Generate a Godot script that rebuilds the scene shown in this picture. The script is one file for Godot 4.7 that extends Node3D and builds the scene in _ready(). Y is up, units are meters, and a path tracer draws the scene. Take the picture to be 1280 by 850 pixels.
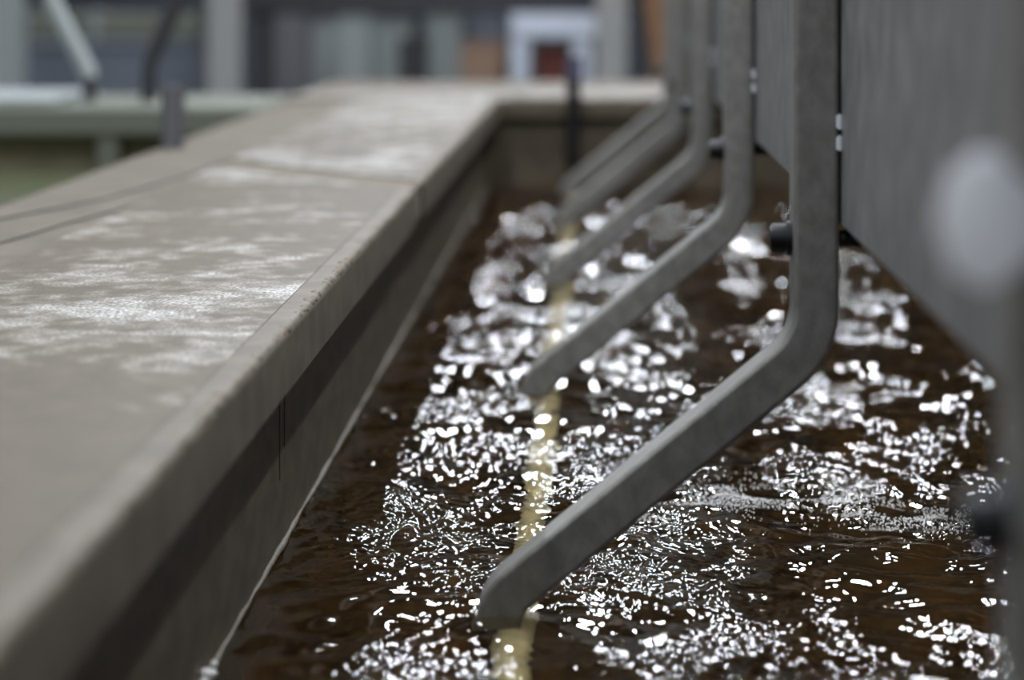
extends Node3D
# A raceway in an indoor fish farm: concrete wall with coping, brown rippling water, a row of bent steel brackets and hanging side panels.

const YC := 1.42            # eye height; the water lies 0.62 below
const F := 3022.0           # focal length in pixels of a 1280 x 850 frame
const WATER := YC - 0.62
const COPING := YC - 0.342
const WALL_X := -0.353
const EDGE_X := -0.313
const BACK_X := -0.742

var M := {}
var rng := RandomNumberGenerator.new()
var taken := {}

# ---------------------------------------------------------------- helpers
func numbered(called: String) -> String:
	var n: int = taken.get(called, 0)
	taken[called] = n + 1
	return called if n == 0 else "%s_%03d" % [called, n]

func tag(o: Node, label := "", category := "", group := "", kind := "") -> Node:
	if label: o.set_meta("label", label)
	if category: o.set_meta("category", category)
	if group: o.set_meta("group", group)
	if kind: o.set_meta("kind", kind)
	return o

func thing(called: String, label: String, category: String, at := Vector3.ZERO, group := "") -> Node3D:
	var o := Node3D.new()
	o.name = numbered(called)
	add_child(o)
	o.position = at
	tag(o, label, category, group)
	return o

func obj(called: String, mesh: Mesh, mat: Material, parent: Node = null, at := Vector3.ZERO) -> MeshInstance3D:
	var o := MeshInstance3D.new()
	o.mesh = mesh
	o.material_override = mat
	if parent == null:
		o.name = numbered(called)
		add_child(o)
	else:
		o.name = called
		parent.add_child(o, true)
	o.position = at
	return o

func struct(called: String, mesh: Mesh, mat: Material, at := Vector3.ZERO) -> MeshInstance3D:
	var o := obj(called, mesh, mat, null, at)
	o.set_meta("kind", "structure")
	return o

func tool() -> SurfaceTool:
	var st := SurfaceTool.new()
	st.begin(Mesh.PRIMITIVE_TRIANGLES)
	return st

func tri(st: SurfaceTool, a: Vector3, b: Vector3, c: Vector3, out: Vector3, na = null, nb = null, nc = null) -> void:
	var n := (b - a).cross(c - a)
	if n.length() < 1e-12:
		return
	n = n.normalized()
	var flip := n.dot(out) > 0.0
	if not flip:
		n = -n
	var list := [[a, na if na != null else n], [c, nc if nc != null else n], [b, nb if nb != null else n]] if flip else [[a, na if na != null else n], [b, nb if nb != null else n], [c, nc if nc != null else n]]
	for v in list:
		st.set_normal(v[1])
		st.add_vertex(v[0])

func quad(st: SurfaceTool, a: Vector3, b: Vector3, c: Vector3, d: Vector3, out: Vector3) -> void:
	tri(st, a, b, c, out)
	tri(st, a, c, d, out)

# a chamfered box added to a SurfaceTool
func add_box(st: SurfaceTool, c: Vector3, size: Vector3, bevel := 0.004) -> void:
	var h := size / 2.0
	var b := minf(bevel, minf(h.x, minf(h.y, h.z)) * 0.6)
	var corner := func(sx, sy, sz, ax): # the corner's point on the face across axis ax
		var p := Vector3(sx * (h.x - b), sy * (h.y - b), sz * (h.z - b))
		p[ax] += [sx, sy, sz][ax] * b
		return c + p
	for ax in 3:
		var u := (ax + 1) % 3
		var w := (ax + 2) % 3
		for s in [-1, 1]:
			var pts := []
			for k in [[-1, -1], [1, -1], [1, 1], [-1, 1]]:
				var g := [0, 0, 0]
				g[ax] = s; g[u] = k[0]; g[w] = k[1]
				pts.append(corner.call(g[0], g[1], g[2], ax))
			var out := Vector3.ZERO
			out[ax] = s
			quad(st, pts[0], pts[1], pts[2], pts[3], out)
		# the four edges that run along this axis
		for su in [-1, 1]:
			for sw in [-1, 1]:
				var g0 := [0, 0, 0]
				g0[ax] = -1; g0[u] = su; g0[w] = sw
				var g1 := g0.duplicate()
				g1[ax] = 1
				var out := Vector3.ZERO
				out[u] = su; out[w] = sw
				quad(st, corner.call(g0[0], g0[1], g0[2], u), corner.call(g1[0], g1[1], g1[2], u), corner.call(g1[0], g1[1], g1[2], w), corner.call(g0[0], g0[1], g0[2], w), out)
	for sx in [-1, 1]:
		for sy in [-1, 1]:
			for sz in [-1, 1]:
				tri(st, corner.call(sx, sy, sz, 0), corner.call(sx, sy, sz, 1), corner.call(sx, sy, sz, 2), Vector3(sx, sy, sz))

func box(size: Vector3, bevel := 0.004, c := Vector3.ZERO) -> ArrayMesh:
	var st := tool()
	add_box(st, c, size, bevel)
	return st.commit()

# box between two corners, in world axes
func span(a: Vector3, b: Vector3, bevel := 0.004) -> ArrayMesh:
	return box((b - a).abs(), bevel, (a + b) / 2.0)

# a rounded-rectangle or round section: [[point, normal], ...]
func section(w: float, e: float, r: float, per := 4) -> Array:
	var out := []
	for q in 4:
		var cx := (w / 2 - r) * (1 if q == 0 or q == 3 else -1)
		var cy := (e / 2 - r) * (1 if q < 2 else -1)
		for k in per + 1:
			var a := (q + float(k) / per) * PI / 2
			out.append([Vector2(cx + r * cos(a), cy + r * sin(a)), Vector2(cos(a), sin(a))])
	return out

# sweeps a section along a path; side is the direction of the section's x at each point, up the direction of its y
func sweep(path: PackedVector3Array, sides: PackedVector3Array, ups: PackedVector3Array, sec: Array, caps := true, scales = null) -> ArrayMesh:
	var st := tool()
	var n := sec.size()
	var rings := []
	for i in path.size():
		var ring := []
		var k: float = scales[i] if scales != null else 1.0
		for s in sec:
			ring.append([path[i] + (sides[i] * s[0].x + ups[i] * s[0].y) * k, (sides[i] * s[1].x + ups[i] * s[1].y).normalized()])
		rings.append(ring)
	for i in path.size() - 1:
		for j in n:
			var a = rings[i][j]; var b = rings[i][(j + 1) % n]; var c = rings[i + 1][(j + 1) % n]; var d = rings[i + 1][j]
			var out: Vector3 = a[1] + b[1]
			tri(st, a[0], b[0], c[0], out, a[1], b[1], c[1])
			tri(st, a[0], c[0], d[0], out, a[1], c[1], d[1])
	if caps:
		for end in [0, path.size() - 1]:
			var out := (path[0] - path[1]) if end == 0 else (path[end] - path[end - 1])
			for j in n:
				tri(st, path[end], rings[end][j][0], rings[end][(j + 1) % n][0], out)
	return st.commit()

# a tube of round section along any path
func pipe(points: Array, r: float, per := 5, scales = null) -> ArrayMesh:
	var path := PackedVector3Array(points)
	var sides := PackedVector3Array()
	var ups := PackedVector3Array()
	var side := Vector3.ZERO
	for i in path.size():
		var t := (path[mini(i + 1, path.size() - 1)] - path[maxi(i - 1, 0)]).normalized()
		if i == 0:
			side = t.cross(Vector3.UP if absf(t.y) < 0.9 else Vector3.RIGHT).normalized()
		else:
			side = (side - t * side.dot(t)).normalized()
		sides.append(side)
		ups.append(t.cross(side).normalized())
	return sweep(path, sides, ups, section(r * 2, r * 2, r, per), true, scales)

# a closed profile in x-y pulled along z; end_skew slides the ends with x; normals are shared where the profile turns gently
func extrude(profile: Array, z0: float, z1: float, skew0 := 0.0, skew1 := 0.0, x_ref := 0.0, steps := 1) -> ArrayMesh:
	var st := tool()
	var n := profile.size()
	var mid := Vector2.ZERO
	for p in profile: mid += p / n
	var area := 0.0
	for i in n: area += profile[i].cross(profile[(i + 1) % n])
	var sgn := 1.0 if area > 0 else -1.0
	var en := []
	for i in n:
		var e: Vector2 = (profile[(i + 1) % n] - profile[i]).normalized()
		en.append(Vector2(e.y, -e.x) * sgn)
	for i in n:
		var j := (i + 1) % n
		var na: Vector2 = en[i] if en[i].dot(en[(i + n - 1) % n]) < 0.8 else (en[i] + en[(i + n - 1) % n]).normalized()
		var nb: Vector2 = en[i] if en[i].dot(en[j]) < 0.8 else (en[i] + en[j]).normalized()
		var A: Vector2 = profile[i]; var B: Vector2 = profile[j]
		for k in steps:
			var t0 := float(k) / steps
			var t1 := float(k + 1) / steps
			var za0 := lerpf(z0 + skew0 * (A.x - x_ref), z1 + skew1 * (A.x - x_ref), t0)
			var za1 := lerpf(z0 + skew0 * (A.x - x_ref), z1 + skew1 * (A.x - x_ref), t1)
			var zb0 := lerpf(z0 + skew0 * (B.x - x_ref), z1 + skew1 * (B.x - x_ref), t0)
			var zb1 := lerpf(z0 + skew0 * (B.x - x_ref), z1 + skew1 * (B.x - x_ref), t1)
			var a := Vector3(A.x, A.y, za0); var b := Vector3(B.x, B.y, zb0); var c := Vector3(B.x, B.y, zb1); var d := Vector3(A.x, A.y, za1)
			var o := Vector3(en[i].x, en[i].y, 0)
			var v0 := Vector3(na.x, na.y, 0); var v1 := Vector3(nb.x, nb.y, 0)
			tri(st, a, b, c, o, v0, v1, v1)
			tri(st, a, c, d, o, v0, v1, v0)
	for end in 2:
		var pts := []
		for p in profile:
			pts.append(Vector3(p.x, p.y, (z0 + skew0 * (p.x - x_ref)) if end == 0 else (z1 + skew1 * (p.x - x_ref))))
		var out := Vector3(0, 0, (1.0 if z0 > z1 else -1.0) * (1 if end == 0 else -1))
		var order := Geometry2D.triangulate_polygon(PackedVector2Array(profile))
		for k in order.size() / 3:
			tri(st, pts[order[k * 3]], pts[order[k * 3 + 1]], pts[order[k * 3 + 2]], out)
	return st.commit()

func noise(freq: float, seed_: int, octaves := 1) -> FastNoiseLite:
	var n := FastNoiseLite.new()
	n.noise_type = FastNoiseLite.TYPE_SIMPLEX_SMOOTH
	n.frequency = freq
	n.seed = seed_
	n.fractal_type = FastNoiseLite.FRACTAL_FBM if octaves > 1 else FastNoiseLite.FRACTAL_NONE
	n.fractal_octaves = octaves
	return n

func mat(c: Color, rough := 0.7, metal := 0.0) -> StandardMaterial3D:
	var m := StandardMaterial3D.new()
	m.albedo_color = c
	m.roughness = rough
	m.metallic = metal
	return m

func px(x: float, d: float) -> float: return (x - 750.0) * d / F          # sideways metres of a picture column at distance d
func py(y: float, d: float) -> float: return YC - (y + 15.0) * d / F       # height of a picture row at distance d

# mottled texture: two colours mixed by fractal noise plus grain; stretched by (sx, sy)
func mottle(w: int, h: int, c0: Color, c1: Color, freq: float, stretch: float, grain: float, seed_: int) -> ImageTexture:
	var n1 := noise(freq, seed_, 4).get_seamless_image(w, maxi(8, int(h / stretch)), false, false, 0.15)
	n1.resize(w, h, Image.INTERPOLATE_CUBIC)
	n1.convert(Image.FORMAT_L8)
	var data := n1.get_data()
	var r := RandomNumberGenerator.new()
	r.seed = seed_
	var out := PackedByteArray()
	out.resize(w * h * 3)
	for i in w * h:
		var t := clampf((data[i] / 255.0 - 0.5) * 1.6 + 0.5, 0, 1)
		var g := 1.0 + grain * (r.randf() - 0.5)
		out[i * 3] = clampi(int(lerpf(c0.r, c1.r, t) * g * 255), 0, 255)
		out[i * 3 + 1] = clampi(int(lerpf(c0.g, c1.g, t) * g * 255), 0, 255)
		out[i * 3 + 2] = clampi(int(lerpf(c0.b, c1.b, t) * g * 255), 0, 255)
	return ImageTexture.create_from_image(Image.create_from_data(w, h, false, Image.FORMAT_RGB8, out))

func triplanar(m: StandardMaterial3D, scale: Vector3) -> StandardMaterial3D:
	m.uv1_triplanar = true
	m.uv1_world_triplanar = true
	m.uv1_scale = scale
	m.uv1_triplanar_sharpness = 8.0
	return m

func mottled(c0: Color, c1: Color, rough: float, metal: float, tile: Vector3, seed_: int, freq := 0.012, stretch := 1.0, grain := 0.1, size := 512) -> StandardMaterial3D:
	var m := mat(Color.WHITE, rough, metal)
	m.albedo_texture = mottle(size, size, c0, c1, freq, stretch, grain, seed_)
	return triplanar(m, Vector3(1.0 / tile.x, 1.0 / tile.y, 1.0 / tile.z))

# concrete of the coping: brown-grey, with grainy pale patches: lime crust and painted sheen of the lamps
# one picture lies over the whole wall: 0.75 m across, 8.2 m along
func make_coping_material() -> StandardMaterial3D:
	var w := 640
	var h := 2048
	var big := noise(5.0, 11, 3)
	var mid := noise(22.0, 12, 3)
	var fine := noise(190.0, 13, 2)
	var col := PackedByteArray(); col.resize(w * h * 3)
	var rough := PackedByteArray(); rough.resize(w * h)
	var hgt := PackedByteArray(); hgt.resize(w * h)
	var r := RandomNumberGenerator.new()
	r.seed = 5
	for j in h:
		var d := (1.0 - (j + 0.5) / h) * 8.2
		# how strong the crust and painted sheen lie along the wall: bare near, thick at 2.3 to 3.2 m, thinner before the joint, raised beyond it for the sheen on the far slab
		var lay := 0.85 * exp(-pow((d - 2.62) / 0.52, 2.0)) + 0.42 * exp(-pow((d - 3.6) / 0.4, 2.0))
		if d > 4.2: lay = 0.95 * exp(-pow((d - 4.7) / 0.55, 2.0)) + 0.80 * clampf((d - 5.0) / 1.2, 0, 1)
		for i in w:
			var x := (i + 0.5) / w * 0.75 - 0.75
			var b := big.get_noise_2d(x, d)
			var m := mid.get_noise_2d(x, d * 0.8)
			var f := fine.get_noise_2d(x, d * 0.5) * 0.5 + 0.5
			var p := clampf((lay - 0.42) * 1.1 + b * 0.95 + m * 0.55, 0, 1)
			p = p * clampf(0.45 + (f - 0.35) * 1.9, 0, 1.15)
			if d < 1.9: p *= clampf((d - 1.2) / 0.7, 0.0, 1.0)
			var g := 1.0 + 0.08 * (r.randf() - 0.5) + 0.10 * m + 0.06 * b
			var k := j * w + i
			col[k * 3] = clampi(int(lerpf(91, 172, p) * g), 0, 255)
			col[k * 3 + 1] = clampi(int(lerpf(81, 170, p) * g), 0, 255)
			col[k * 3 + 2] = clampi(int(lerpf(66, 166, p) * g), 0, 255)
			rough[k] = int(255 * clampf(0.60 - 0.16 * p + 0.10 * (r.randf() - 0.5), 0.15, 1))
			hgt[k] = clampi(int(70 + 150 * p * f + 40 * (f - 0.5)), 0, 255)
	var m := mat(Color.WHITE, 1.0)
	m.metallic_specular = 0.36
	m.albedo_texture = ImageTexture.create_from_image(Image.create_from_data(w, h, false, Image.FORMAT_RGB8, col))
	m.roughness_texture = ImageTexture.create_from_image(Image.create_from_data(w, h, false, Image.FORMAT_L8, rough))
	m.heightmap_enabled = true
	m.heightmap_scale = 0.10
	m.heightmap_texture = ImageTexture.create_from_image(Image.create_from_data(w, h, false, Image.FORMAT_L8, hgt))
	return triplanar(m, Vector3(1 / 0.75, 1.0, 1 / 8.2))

func make_materials() -> void:
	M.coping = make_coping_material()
	M.bare = mottled(Color(0.333, 0.298, 0.243), Color(0.398, 0.357, 0.295), 0.62, 0.0, Vector3(0.5, 0.5, 0.5), 20, 0.014, 1.0, 0.10)
	M.wall = mottled(Color(0.31, 0.268, 0.205), Color(0.40, 0.35, 0.272), 0.6, 0.0, Vector3(0.6, 0.6, 0.6), 21, 0.012, 0.5, 0.10)
	M.slab = mottled(Color(0.342, 0.306, 0.252), Color(0.407, 0.366, 0.307), 0.75, 0.0, Vector3(0.8, 0.8, 0.8), 22, 0.01, 1.0, 0.10)
	M.mortar = mottled(Color(0.38, 0.34, 0.285), Color(0.47, 0.425, 0.365), 0.85, 0.0, Vector3(0.3, 0.3, 0.3), 23, 0.03, 1.0, 0.25)
	M.crust = mottled(Color(0.33, 0.30, 0.255), Color(0.43, 0.395, 0.34), 0.6, 0.0, Vector3(0.2, 0.2, 0.2), 24, 0.03, 1.0, 0.25)
	M.steel = mottled(Color(0.49, 0.48, 0.455), Color(0.57, 0.56, 0.535), 0.48, 0.35, Vector3(0.25, 0.9, 0.25), 25, 0.02, 0.4, 0.10)
	M.panel = mottled(Color(0.44, 0.435, 0.43), Color(0.58, 0.575, 0.565), 0.5, 0.3, Vector3(0.5, 3.0, 0.5), 26, 0.02, 0.25, 0.07)
	M.silt = mottled(Color(0.135, 0.085, 0.018), Color(0.255, 0.17, 0.045), 0.9, 0.0, Vector3(0.7, 0.7, 0.7), 27, 0.012, 1.0, 0.2)
	M.rubber = mat(Color(0.045, 0.045, 0.05), 0.5)
	M.glint_white = mat(Color(0.86, 0.87, 0.88), 0.3)  # white for the painted glints on nuts and the blob's pin
	M.blob_white = mat(Color(0.95, 0.955, 0.96), 0.2)  # bright white of the added blob that stands for a highlight
	M.blob_white.backlight_enabled = true
	M.blob_white.backlight = Color(0.9, 0.9, 0.9)
	M.pipe_plastic = mottled(Color(0.84, 0.85, 0.80), Color(0.94, 0.95, 0.93), 0.5, 0.0, Vector3(0.2, 0.2, 0.2), 28, 0.03, 1.0, 0.12, 256)
	M.water = mat(Color(0.86, 0.77, 0.57, 0.0), 0.02)
	M.water.transparency = BaseMaterial3D.TRANSPARENCY_ALPHA
	M.water.refraction_enabled = true
	M.water.refraction_scale = 0.033
	M.bubble = mat(Color(0.93, 0.92, 0.9), 0.12)
	M.green_water = mat(Color(0.36, 0.38, 0.28), 0.2)
	M.floor = mottled(Color(0.34, 0.34, 0.33), Color(0.42, 0.42, 0.40), 0.6, 0.0, Vector3(2, 2, 2), 29, 0.01, 1.0, 0.08, 256)
	M.hall_wall = mottled(Color(0.50, 0.52, 0.55), Color(0.58, 0.60, 0.63), 0.7, 0.0, Vector3(3, 3, 3), 30, 0.006, 1.0, 0.04, 256)
	M.ceiling = mat(Color(0.24, 0.245, 0.25), 0.8)
	M.column = mat(Color(0.58, 0.575, 0.56), 0.6)
	M.dark_steel = mat(Color(0.22, 0.22, 0.23), 0.5, 0.3)
	M.grey_steel = mat(Color(0.40, 0.40, 0.41), 0.5, 0.2)
	M.strand = mat(Color(0.30, 0.28, 0.255), 0.6)
	M.pale_green = mat(Color(0.40, 0.41, 0.36), 0.6)
	M.pale = mat(Color(0.58, 0.60, 0.59), 0.6)
	M.white = mat(Color(0.80, 0.82, 0.86), 0.5)
	M.blue = mat(Color(0.40, 0.42, 0.455), 0.5)
	M.orange = mat(Color(0.56, 0.45, 0.37), 0.6)
	M.red = mat(Color(0.50, 0.27, 0.22), 0.6)
	M.amber = mat(Color(0.46, 0.33, 0.22), 0.6)
	M.lamp_glow = mat(Color(0.9, 0.95, 1.0), 0.5)
	M.lamp_glow.emission_enabled = true
	M.lamp_glow.emission = Color(0.935, 0.962, 1.0)
	M.lamp_glow.emission_energy_multiplier = 45.0

# ---------------------------------------------------------------- the scene
func _ready() -> void:
	rng.seed = 7
	# camera: a levelled 85 mm lens, shifted so that the horizon lies above the frame
	var cam := Camera3D.new()
	cam.name = "camera"
	var look := CameraAttributesPhysical.new()
	look.frustum_focal_length = 85.0
	look.frustum_focus_distance = 2.68
	look.exposure_aperture = 2.8
	cam.attributes = look
	add_child(cam)
	cam.position = Vector3(0, YC, 0)
	cam.set_frustum(0.05 * 850.0 / F, Vector2(-110.0, -440.0) / F * 0.05, 0.05, 200.0)
	cam.current = true
	# no sky: a closed hall lit by its lamps
	var e := Environment.new()
	e.background_mode = Environment.BG_COLOR
	e.background_color = Color.BLACK
	e.tonemap_mode = Environment.TONE_MAPPER_LINEAR
	e.tonemap_exposure = 0.80
	e.sdfgi_enabled = true
	e.ssao_enabled = true
	e.ssil_enabled = true
	var we := WorldEnvironment.new()
	we.name = "environment"
	we.environment = e
	add_child(we)
	make_materials()
	lamps()
	hall()
	raceway()
	water()
	neighbour()
	panels_and_brackets()
	small_things()
	background()

func lamps() -> void:
	var tint := Color(0.935, 0.962, 1.0)
	for row in [[-4.9, -1, 5, "over the far side wall of the green tank", "strip lamps over the far side of the green tank"], [-0.95, -1, 4, "over the concrete ledge beside the channel", "strip lamps over the concrete ledge"],
			[0.38, 0, 4, "over the hanging grey panels", "strip lamps over the grey panels"], [0.98, 0, 3, "over the dark water behind the panels", "strip lamps behind the panels"]]:
		for k in range(row[1], row[2]):  # ledge row begins with an added lamp behind the camera, for front light
			var l := thing("ceiling_lamp", "long white strip lamp under the ceiling " + row[3], "lamp", Vector3(row[0], 4.52, -2.6 - 0.5 * row[0] - 4.3 * k), row[4])
			obj("housing", box(Vector3(0.18, 0.07, 1.3), 0.01), M.white, l, Vector3(0, 0.04, 0))
			obj("diffuser", box(Vector3(0.12, 0.02, 1.2), 0.004), M.lamp_glow, l, Vector3(0, -0.005, 0))
			var a := AreaLight3D.new()
			a.name = "strip_light"
			a.area_size = Vector2(0.12, 1.2)
			a.light_color = tint
			a.light_energy = 7.4
			a.area_range = 60.0
			a.area_attenuation = 2.0
			a.shadow_enabled = true
			l.add_child(a)
			a.position = Vector3(0, -0.02, 0)
			a.rotation = Vector3(-PI / 2, 0, 0)

func hall() -> void:
	struct("floor", span(Vector3(-9, -0.2, 5), Vector3(6, 0, -26), 0.01), M.floor)
	struct("ceiling", span(Vector3(-9.2, 4.6, 5.2), Vector3(6.2, 4.8, -26.2), 0.01), M.ceiling)
	struct("wall_back", span(Vector3(-9.2, 0, -26), Vector3(6.2, 4.6, -26.2), 0.01), M.hall_wall)
	struct("wall_front", span(Vector3(-9.2, 0, 5), Vector3(6.2, 4.6, 5.2), 0.01), M.hall_wall)
	struct("wall_left", span(Vector3(-9.2, 0, 5), Vector3(-9, 4.6, -26), 0.01), M.hall_wall)
	struct("wall_right", span(Vector3(6, 0, 5), Vector3(6.2, 4.6, -26), 0.01), M.hall_wall)

# coping slab: rounded front edge, level top; x from BACK_X to x1
func slab_profile(x0: float, x1: float, top: float, thick: float, r: float, c := 0.004) -> Array:
	var out := [Vector2(x0, top - thick), Vector2(x0, top - c), Vector2(x0 + c, top)]
	for k in 7:
		var a := PI / 2 * (1.0 - k / 6.0)
		out.append(Vector2(x1 - r + r * cos(a), top - r + r * sin(a)))
	out.append(Vector2(x1 + 0.001, top - thick + 0.005))
	out.append(Vector2(x1 - 0.004, top - thick))
	return out

func raceway() -> void:
	var near_z := 1.4
	var w := thing("raceway_wall", "long concrete raceway wall with broad stained coping slabs along the brown water", "wall", Vector3(0, 0, 0))
	obj("wall_body", span(Vector3(BACK_X - 0.2, 0, near_z), Vector3(WALL_X, COPING - 0.067, -7.6), 0.003), M.wall, w)
	var skew := -(4.08 - 4.63) / 0.429     # the joint between the slabs runs aslant
	var prof := slab_profile(BACK_X, EDGE_X - 0.03, COPING, 0.067, 0.0006)
	var strip := slab_profile(EDGE_X - 0.0299, EDGE_X, COPING - 0.0002, 0.067, 0.010, 0.0006)
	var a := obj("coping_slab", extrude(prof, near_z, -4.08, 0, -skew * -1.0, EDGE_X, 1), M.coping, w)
	a.set_meta("label", "near concrete coping slab with pale patches of lime and painted sheen")
	obj("edge_strip", extrude(strip, near_z, -4.08, 0, skew, EDGE_X), M.bare, w)
	obj("joint_strip", extrude(slab_profile(BACK_X, EDGE_X - 0.004, COPING - 0.003, 0.06, 0.004), -4.08, -4.28, skew, skew, EDGE_X), M.mortar, w)
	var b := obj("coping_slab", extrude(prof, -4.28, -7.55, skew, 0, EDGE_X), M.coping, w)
	b.set_meta("label", "far concrete coping slab, paler with lime and painted sheen")
	obj("edge_strip", extrude(strip, -4.28, -7.55, skew, 0, EDGE_X), M.bare, w)
	# crumbled mortar bead along the front edge
	var n := noise(14.0, 31, 3)
	var pts := []
	var sc := []
	for i in 520:
		var z := -1.2 - i * 0.008
		var k := clampf(0.45 + n.get_noise_2d(z * 4.0, 3.0) * 1.3, 0.12, 1.3)
		pts.append(Vector3(EDGE_X - 0.0065 + 0.0025 * n.get_noise_2d(z * 3.0, 9.0), COPING - 0.004, z))
		sc.append(k)
	obj("mortar_bead", pipe(pts, 0.0062, 2, sc), M.mortar, w)
	# crust along the waterline
	pts = []
	sc = []
	for i in 380:
		var z := 0.2 - i * 0.0205
		pts.append(Vector3(WALL_X + 0.001, WATER + 0.004 + 0.002 * n.get_noise_2d(z * 0.7, 5.0), z))
		sc.append(clampf(0.8 + n.get_noise_2d(z * 0.35, 7.0) * 0.9, 0.35, 1.5))
	obj("waterline_crust", pipe(pts, 0.0042, 2, sc), M.crust, w)
	# two dried drip lines down the wall
	for s in [[2.70, 0.10], [2.66, 0.13]]:
		obj("drip_line", span(Vector3(WALL_X, COPING - 0.07, -s[0]), Vector3(WALL_X + 0.0012, COPING - 0.07 - s[1], -s[0] - 0.0018), 0.0003), M.crust, w)
	# lower ledge behind the coping
	obj("ledge", span(Vector3(-0.985, 0, near_z), Vector3(BACK_X - 0.0015, COPING - 0.012, -7.6), 0.012), M.slab, w)
	# end wall
	var ew := thing("end_wall", "low concrete end wall with pale coping closing the brown water channel", "wall")
	obj("wall_body", span(Vector3(-0.985, 0, -7.6), Vector3(1.7, COPING - 0.067, -8.7), 0.003), M.wall, ew)
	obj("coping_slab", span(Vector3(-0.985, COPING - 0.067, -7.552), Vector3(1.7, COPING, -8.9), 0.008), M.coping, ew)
	# right wall of the channel, hidden by the panels
	var rw := thing("side_wall", "concrete channel wall behind the hanging grey panels", "wall")
	obj("wall_body", span(Vector3(1.45, 0, near_z), Vector3(1.65, COPING - 0.067, -7.6), 0.003), M.wall, rw)
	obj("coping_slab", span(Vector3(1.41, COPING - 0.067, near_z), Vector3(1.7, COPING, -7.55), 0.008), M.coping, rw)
	var bed := obj("channel_bed", span(Vector3(WALL_X, 0.0, near_z), Vector3(1.45, WATER - 0.22, -7.6), 0.002), M.silt)
	tag(bed, "brown silted bed of the channel seen through the water", "channel bed")

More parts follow.
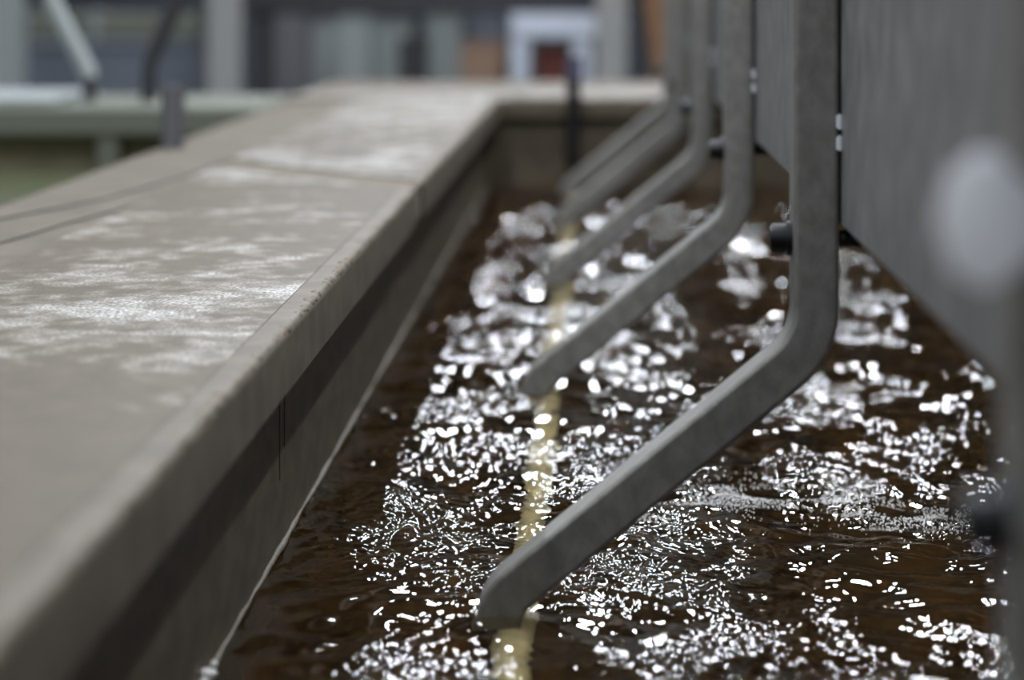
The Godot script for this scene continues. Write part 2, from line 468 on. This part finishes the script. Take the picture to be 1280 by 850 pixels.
func water() -> void:
	# a rippled surface: grid lines closer where the photograph is sharp
	var xs := PackedFloat32Array()
	var x := WALL_X + 0.0005
	while x < 0.62:
		xs.append(x)
		x += 0.003
	while x < 1.44:
		xs.append(x)
		x += 0.02
	xs.append(1.449)
	var zs := PackedFloat32Array()
	var z := -1.39
	while z < 1.6:
		zs.append(z)
		z += 0.04
	while z < 4.0:
		zs.append(z)
		z += 0.0029 if z < 3.3 else 0.004
	while z < 5.2:
		zs.append(z)
		z += 0.006
	while z < 7.59:
		zs.append(z)
		z += 0.009
	zs.append(7.6)
	var nx := xs.size()
	var nz := zs.size()
	var swell := noise(5.0, 41)
	var chop := noise(13.0, 42)
	var rip := noise(42.0, 43)
	var cap := noise(100.0, 44)
	var patch := noise(2.4, 45, 2)
	var hs := PackedFloat32Array()
	hs.resize(nx * nz)
	for j in nz:
		for i in nx:
			var X := xs[i]
			var Z := zs[j]
			var p := clampf(0.6 + patch.get_noise_2d(X * 1.2, Z) * 1.5, 0.15, 1.1)
			var ww := swell.get_noise_2d(X, Z) * 0.0055 + chop.get_noise_2d(X, Z) * 0.0030
			ww += p * (rip.get_noise_2d(X + ww * 3.0, Z) * 0.00150 + cap.get_noise_2d(X, Z * 1.1) * 0.00054)
			hs[j * nx + i] = ww
	var verts := PackedVector3Array(); verts.resize(nx * nz)
	var norms := PackedVector3Array(); norms.resize(nx * nz)
	for j in nz:
		var j0 := maxi(j - 1, 0); var j1 := mini(j + 1, nz - 1)
		for i in nx:
			var i0 := maxi(i - 1, 0); var i1 := mini(i + 1, nx - 1)
			var k := j * nx + i
			verts[k] = Vector3(xs[i], hs[k], -zs[j])
			var dx := (hs[j * nx + i1] - hs[j * nx + i0]) / (xs[i1] - xs[i0])
			var dz := (hs[j1 * nx + i] - hs[j0 * nx + i]) / (zs[j0] - zs[j1])
			norms[k] = Vector3(-dx, 1, -dz).normalized()
	var idx := PackedInt32Array(); idx.resize((nx - 1) * (nz - 1) * 6)
	var q := 0
	for j in nz - 1:
		for i in nx - 1:
			var a := j * nx + i
			idx[q] = a; idx[q + 1] = a + nx; idx[q + 2] = a + 1
			idx[q + 3] = a + 1; idx[q + 4] = a + nx; idx[q + 5] = a + nx + 1
			q += 6
	var arr := []
	arr.resize(Mesh.ARRAY_MAX)
	arr[Mesh.ARRAY_VERTEX] = verts
	arr[Mesh.ARRAY_NORMAL] = norms
	arr[Mesh.ARRAY_INDEX] = idx
	var m := ArrayMesh.new()
	m.add_surface_from_arrays(Mesh.PRIMITIVE_TRIANGLES, arr)
	var o := obj("water", m, M.water, null, Vector3(0, WATER, 0))
	tag(o, "dark brown rippling water sparkling in the concrete channel", "water", "", "stuff")
	# fine bubbles drifting in streaks
	var mm := MultiMesh.new()
	mm.transform_format = MultiMesh.TRANSFORM_3D
	var s := SphereMesh.new()
	s.radius = 1.0
	s.height = 2.0
	s.radial_segments = 10
	s.rings = 6
	mm.mesh = s
	var list := []
	var nb := noise(3.5, 51, 2)
	while list.size() < 3600:
		var u := rng.randf()
		var X := lerpf(0.02, 0.55, u)
		var Z := 2.86 + 0.08 * sin(X * 9.0) + rng.randfn() * 0.05
		if nb.get_noise_2d(X * 3.0, Z * 3.0) + rng.randf() * 0.4 < 0.12:
			continue
		var r := rng.randf_range(0.0004, 0.0012)
		var i := clampi(xs.bsearch(X), 1, nx - 1)
		var j := clampi(zs.bsearch(Z), 1, nz - 1)
		list.append(Transform3D(Basis().scaled(Vector3(r, r, r)), Vector3(X, hs[j * nx + i] + r * 0.3, -Z)))
	mm.instance_count = list.size()
	for i in list.size(): mm.set_instance_transform(i, list[i])
	var bub := MultiMeshInstance3D.new()
	bub.multimesh = mm
	bub.material_override = M.bubble
	bub.name = "foam_bubbles"
	add_child(bub)
	bub.position = Vector3(0, WATER, 0)
	tag(bub, "streak of fine bubbles drifting on the brown water", "foam", "", "stuff")
	# the pale pipe just under the surface, on which the brackets stand
	var pts := []
	for i in 34: pts.append(Vector3(-0.080 + 0.002 * sin(i * 0.9), WATER - 0.0482, 0.6 - i * 0.245))
	var pp := obj("submerged_pipe", pipe(pts, 0.0165, 5), M.pipe_plastic)
	tag(pp, "pale cream plastic pipe lying just under the brown water", "pipe")

func bracket_mesh() -> ArrayMesh:
	# centre line in x and height over the water
	var corners := [Vector2(0.2125, 0.76), Vector2(0.2125, 0.269), Vector2(-0.100, 0.014), Vector2(-0.100, -0.0315)]
	var radii := [0.0, 0.080, 0.050, 0.0]
	var pts := []
	for i in 4:
		if i == 0 or i == 3:
			pts.append(corners[i])
			continue
		var a: Vector2 = (corners[i - 1] - corners[i]).normalized()
		var b: Vector2 = (corners[i + 1] - corners[i]).normalized()
		var half := a.angle_to(b) / 2.0
		var r: float = radii[i]
		var t := minf(r / absf(tan(half)), (corners[i + 1] - corners[i]).length() * 0.98)
		var p0: Vector2 = corners[i] + a * t
		var p1: Vector2 = corners[i] + b * t
		for k in 11:
			var s := k / 10.0
			pts.append(p0.lerp(corners[i], s).lerp(corners[i].lerp(p1, s), s))
	var path := PackedVector3Array(); var sides := PackedVector3Array(); var ups := PackedVector3Array()
	for i in pts.size():
		var t: Vector2 = (pts[mini(i + 1, pts.size() - 1)] - pts[maxi(i - 1, 0)]).normalized()
		path.append(Vector3(pts[i].x, pts[i].y, 0))
		sides.append(Vector3(-t.y, t.x, 0))
		ups.append(Vector3(0, 0, 1))
	return sweep(path, sides, ups, section(0.0450, 0.060, 0.006, 3))

func panels_and_brackets() -> void:
	var ds := [1.13, 2.40, 3.72, 5.05, 6.30, 7.28]
	var bar := bracket_mesh()
	var bolt_shaft := pipe([Vector3(0.176, 0, 0), Vector3(0.330, 0, 0)], 0.0085, 5)
	var head := pipe([Vector3(0.168, 0, 0), Vector3(0.171, 0, 0), Vector3(0.184, 0, 0), Vector3(0.187, 0, 0)], 0.0145, 5, [0.75, 1.0, 1.0, 0.9])
	var knob := pipe([Vector3(0.184, 0, 0), Vector3(0.1905, 0, 0)], 0.0175, 5)
	var glint_mesh := pipe([Vector3(0, 0.0075, 0), Vector3(0, 0.0055, 0), Vector3(0, -0.0055, 0), Vector3(0, -0.0075, 0)], 0.0042, 4, [0.4, 1.0, 1.0, 0.4])
	var places := ["carrying the added white blob", "whose foot enters the sharp foaming water", "next beyond the bracket in the sharp foaming water", "third along the row behind the sharp one", "second before the end wall", "closest to the end wall"]
	for i in ds.size():
		var t := thing("bent_bracket", "grey bent square steel bracket " + places[i], "bracket", Vector3(0, WATER, -ds[i]), "bent brackets along the panels")
		obj("bar", bar, M.steel, t)
		var b := obj("bolt", bolt_shaft, M.rubber, t, Vector3(0, 0.372, 0.004))
		obj("bolt_head", head, M.rubber, b)
		obj("washer", knob, M.rubber, b)
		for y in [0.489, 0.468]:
			obj("nut_glint", glint_mesh, M.glint_white, t, Vector3(0.2355, y, 0.031))  # white pieces painting the glints on the nuts
	# panels: one for each bay
	var edges := [-1.3, 1.13, 2.40, 3.72, 5.05, 6.30, 7.28]
	var names := ["next to the added white blob", "joining the white blob's bracket", "second from the white blob", "third from the end wall", "second from the end wall", "first from the end wall"]
	for i in edges.size() - 1:
		var p := thing("side_panel", "grey steel sheet panel above the water, " + names[i], "panel", Vector3(0.2428, YC - 0.234, -(edges[i] + edges[i + 1]) / 2), "hanging grey side panels")
		var len: float = edges[i + 1] - edges[i] - 0.002
		var h := 0.36
		obj("sheet", box(Vector3(0.012, h, len), 0.0025, Vector3(0, h / 2, 0)), M.panel, p)
		obj("bottom_fold", box(Vector3(0.040, 0.004, len), 0.001, Vector3(0.026, 0.002, 0)), M.panel, p)
		obj("top_rail", box(Vector3(0.05, 0.03, len), 0.004, Vector3(0.019, h + 0.013, 0)), M.steel, p)

func small_things() -> void:
	# made-up white blob on the near bracket, standing for a blurred highlight
	var c := thing("highlight_blob", "added round white blob standing for a blurred highlight by the grey bracket", "cap", Vector3(0.171, YC - 0.101, -1.055))
	obj("blob_body", pipe([Vector3(0.006, 0.026, 0), Vector3(0.004, 0.0245, 0), Vector3(0.001, 0.017, 0), Vector3(-0.001, 0, 0), Vector3(0.001, -0.017, 0), Vector3(0.004, -0.0245, 0), Vector3(0.006, -0.026, 0)], 0.0235, 5, [0.15, 0.5, 0.88, 1.0, 0.88, 0.5, 0.15]), M.blob_white, c)
	obj("blob_pin", pipe([Vector3(0.0, 0.0, 0.0), Vector3(0.022, 0.0, -0.04)], 0.005), M.glint_white, c)
	# made-up white clump on the wall, in place of a blurred bright spot
	var st := tool()
	for k in 9:
		var s := SphereMesh.new()
		var r := rng.randf_range(0.003, 0.007)
		s.radius = r; s.height = 2 * r; s.radial_segments = 12; s.rings = 7
		st.append_from(s, 0, Transform3D(Basis(), Vector3(WALL_X + 0.006, WATER + 0.004 + rng.randf() * 0.012, -2.13 + 0.03 * rng.randfn())))
	tag(obj("added_clump", st.commit(), M.bubble), "added white clump at the waterline in place of a blurred bright spot", "foam", "", "stuff")
	# black hose end hanging over the end wall
	var h := thing("black_standpipe", "black pipe with a bluish collar standing against the end wall", "pipe", Vector3(px(717, 7.5), 0, -7.50))
	obj("tube", pipe([Vector3(0, YC - 0.56, 0), Vector3(0, YC - 0.28, 0)], 0.022, 5), M.rubber, h)
	obj("collar", pipe([Vector3(0, YC - 0.285, 0), Vector3(0, YC - 0.28, 0), Vector3(0, YC - 0.215, 0), Vector3(0, YC - 0.21, 0)], 0.026, 5, [0.9, 1, 1, 0.9]), mat(Color(0.30, 0.29, 0.36), 0.5), h)
	obj("hook", span(Vector3(-0.012, YC - 0.33, 0.01), Vector3(0.012, YC - 0.338, -0.09), 0.002), M.rubber, h)
	# thin strands laid along dark lines on the ledge
	var lv := COPING - 0.012 + 0.0018
	tag(obj("thin_strand", pipe([Vector3(-0.90, lv, -3.05), Vector3(-0.829, lv, -3.34), Vector3(-0.80, lv, -3.60), Vector3(-0.748, lv, -4.0)], 0.0018, 3), M.strand), "thin grey line crossing the ledge up to the coping", "strand")
	tag(obj("thin_strand", pipe([Vector3(-0.975, lv, -3.45), Vector3(-0.915, lv, -3.69), Vector3(-0.829, lv, -4.04), Vector3(-0.78, lv, -4.5), Vector3(-0.76, lv, -5.0)], 0.0018, 3), M.strand), "thin grey line running from the ledge's outer edge along the coping", "strand")
	# stub on the ledge
	var g := thing("vent_stub", "short grey pipe stub standing on the ledge behind the coping", "pipe", Vector3(-0.945, COPING - 0.012, -5.35))
	obj("tube", pipe([Vector3(0, 0, 0), Vector3(0, 0.118, 0)], 0.026, 5), M.grey_steel, g)
	obj("cap", pipe([Vector3(0, 0.115, 0), Vector3(0, 0.117, 0), Vector3(0, 0.133, 0), Vector3(0, 0.136, 0)], 0.029, 5, [0.95, 1, 1, 0.85]), M.grey_steel, g)

func neighbour() -> void:
	var ew := thing("neighbour_tank_wall", "pale green concrete beam across the end of the neighbouring green tank", "wall")
	obj("beam", span(Vector3(-4.2, COPING - 0.085, -6.95), Vector3(-0.986, COPING, -7.8), 0.010), M.pale_green, ew)
	obj("wall_body", span(Vector3(-4.2, 0, -7.05), Vector3(-0.986, COPING - 0.085, -7.6), 0.003), mottled(Color(0.44, 0.42, 0.32), Color(0.52, 0.49, 0.38), 0.8, 0, Vector3(1, 1, 1), 61, 0.01, 1.0, 0.1, 256), ew)
	for x in [px(137, 7.0), px(-120, 7.0), px(-330, 7.0)]:
		obj("support_post", span(Vector3(x - 0.032, 0, -6.97), Vector3(x + 0.032, COPING - 0.086, -7.049), 0.004), M.pale_green, ew)
	var cap := obj("coping_plate", span(Vector3(-4.2, COPING + 0.001, -7.0), Vector3(px(62, 7.0), COPING + 0.022, -7.7), 0.006), M.pale, null)
	tag(cap, "pale plate lying on the beam of the neighbouring tank", "plate")
	var gw := obj("green_water", span(Vector3(-4.2, 0, 1.4), Vector3(-0.986, YC - 0.53, -7.04), 0.002), M.green_water)
	tag(gw, "still green water filling the neighbouring tank", "water", "", "stuff")
	var fw := thing("neighbour_side_wall", "far concrete side wall of the neighbouring green tank", "wall")
	obj("wall_body", span(Vector3(-4.5, 0, 1.4), Vector3(-4.2, COPING, -7.8), 0.01), M.slab, fw)
	# two bent uprights on the beam
	var d := 7.3
	var u := thing("bent_upright", "pale bent bar with a dark foot standing on the beam, leaning away from the column", "bar", Vector3(px(112, d), COPING, -d))
	obj("foot", pipe([Vector3(0, 0, 0), Vector3(0, 0.075, 0)], 0.021, 4), M.dark_steel, u)
	obj("bar", pipe([Vector3(0, 0.07, 0), Vector3(-0.01, 0.10, 0), Vector3(px(70, d) - px(112, d), 0.275, 0), Vector3(px(60, d) - px(112, d), 0.33, 0)], 0.026, 4), M.pale, u)
	var v := thing("bent_upright", "dark bent bar standing on the beam, leaning towards the pale column", "bar", Vector3(px(186, d), COPING, -d))
	obj("foot", pipe([Vector3(0, 0, 0), Vector3(0, 0.02, 0)], 0.024, 4), M.dark_steel, v)
	obj("bar", pipe([Vector3(0, 0.01, 0), Vector3(0.002, 0.10, 0), Vector3(0.012, 0.135, 0), Vector3(px(216, d) - px(186, d), 0.275, 0), Vector3(px(226, d) - px(186, d), 0.33, 0)], 0.024, 4), M.dark_steel, v)

func background() -> void:
	# columns
	for c in [[281, 15.0, 0.19, "pale steel column beyond the neighbouring tank"], [765, 15.0, 0.20, "pale steel column beyond the end wall"]]:
		var t := thing("column", c[3], "column", Vector3(px(c[0], c[1]), 0, -c[1]))
		obj("shaft", box(Vector3(c[2], 4.58, c[2]), 0.012, Vector3(0, 2.30, 0)), M.column, t)
		obj("base_plate", box(Vector3(c[2] + 0.16, 0.02, c[2] + 0.16), 0.004, Vector3(0, 0.01, 0)), M.grey_steel, t)
		obj("head_plate", box(Vector3(c[2] + 0.16, 0.02, c[2] + 0.16), 0.004, Vector3(0, 4.588, 0)), M.grey_steel, t)
	# dark rail between the columns
	var d := 15.4
	var r := thing("guard_beam", "dark horizontal beam running behind the two pale columns", "beam", Vector3(0, 0, -d))
	obj("beam", span(Vector3(px(302, d), py(16, d), -0.1), Vector3(px(860, d), py(16, d) + 0.32, 0.1), 0.01), M.dark_steel, r)
	for x in [px(330, d), px(850, d)]:
		obj("post", span(Vector3(x - 0.05, 0, -0.05), Vector3(x + 0.05, py(16, d), 0.05), 0.005), M.dark_steel, r)
	# left: long pale duct over a blue tank
	d = 17.0
	var duct := thing("pale_duct", "long pale duct lying on the blue tank", "duct", Vector3(0, 0, -d))
	obj("duct_body", span(Vector3(px(-200, d), py(50, d), -0.15), Vector3(px(250, d), py(16, d), 0.15), 0.02), M.pale_green, duct)
	obj("flange", span(Vector3(px(120, d), py(52, d) + 0.012, -0.17), Vector3(px(128, d), py(14, d), 0.17), 0.01), M.pale, duct)
	var bt := thing("blue_tank", "blue-grey rectangular tank under the pale duct", "tank", Vector3(0, 0, -d))
	obj("tank_body", span(Vector3(px(-200, d), 0, -0.6), Vector3(px(252, d), py(50, d), 0.6), 0.03), M.blue, bt)
	obj("tank_rim", span(Vector3(px(-205, d), py(56, d), -0.63), Vector3(px(255, d), py(50, d) - 0.001, 0.63), 0.01), M.blue, bt)
	var gp := thing("grey_switch_cabinet", "grey upright cabinet standing before the blue tank", "cabinet", Vector3(px(8, 15.5), 0, -15.5))
	obj("cabinet_body", box(Vector3(0.22, 1.62, 0.2), 0.01, Vector3(0, 0.81, 0)), M.pale, gp)
	obj("cabinet_door", box(Vector3(0.19, 1.5, 0.02), 0.004, Vector3(0, 0.83, 0.111)), M.pale, gp)
	# dark upright box and pale cabinets
	d = 19.0
	cabinet("dark_cabinet", "dark grey upright cabinet beside the pale grey cabinets", "cabinet", 345, 388, 12, d, M.grey_steel)
	cabinet("pale_cabinet", "tall pale cabinet between the dark cabinet and the orange crate", "cabinet", 425, 464, 20, d, M.pale)
	cabinet("grey_cabinet", "broad grey cabinet behind the tall pale one", "cabinet", 392, 520, 26, 20.5, M.pale)
	cabinet("dark_bin", "low dark bin in front of the pale box", "bin", 500, 535, 48, 18.2, M.dark_steel)
	cabinet("pale_box", "pale box standing behind the dark bin", "box", 535, 578, 20, 20.0, M.pale)
	cabinet("blue_bin", "blue-grey bin behind the orange crate", "bin", 586, 632, 12, 20.2, M.blue)
	cabinet("orange_crate", "orange-brown crate in front of the blue bin", "crate", 578, 634, 52, 18.0, M.orange)
	# white bench with the red crate under it
	d = 17.5
	var bench := thing("white_bench", "white bench with thick top standing before the pale column", "bench", Vector3(0, 0, -d))
	obj("bench_top", span(Vector3(px(640, d), py(46, d), -0.3), Vector3(px(744, d), py(12, d), 0.3), 0.01), M.white, bench)
	for x in [px(640, d), px(716, d)]:
		for zz in [-0.28, 0.2]:
			obj("leg", span(Vector3(x, 0, zz), Vector3(x + 0.13, py(46, d), zz + 0.08), 0.006), M.white, bench)
	cabinet("red_crate", "dull red crate standing under the white bench", "crate", 670, 714, 57, d, M.red)
	# amber hose rack by the panels
	d = 13.5
	var am := thing("amber_wrapped_pipe", "amber wrapped pipe leaning beyond the far end of the panels", "pipe", Vector3(px(826, d), 0, -d))
	obj("pipe_body", pipe([Vector3(0.04, 0, 0), Vector3(0.02, 0.9, 0), Vector3(-0.03, 1.3, 0), Vector3(-0.06, 1.9, 0)], 0.062, 5), M.amber, am)
	obj("pipe_cap", pipe([Vector3(-0.06, 1.89, 0), Vector3(-0.062, 1.93, 0)], 0.068, 5), M.grey_steel, am)

func cabinet(called: String, label: String, category: String, x0: float, x1: float, y_top: float, d: float, m: Material) -> void:
	var w := px(x1, d) - px(x0, d)
	var h := py(y_top, d)
	var t := thing(called, label, category, Vector3((px(x0, d) + px(x1, d)) / 2, 0, -d))
	obj("body", box(Vector3(w, h - 0.03, w * 0.9), 0.015, Vector3(0, (h - 0.03) / 2, 0)), m, t)
	obj("lid", box(Vector3(w + 0.02, 0.03, w * 0.9 + 0.02), 0.008, Vector3(0, h - 0.015, 0)), m, t)
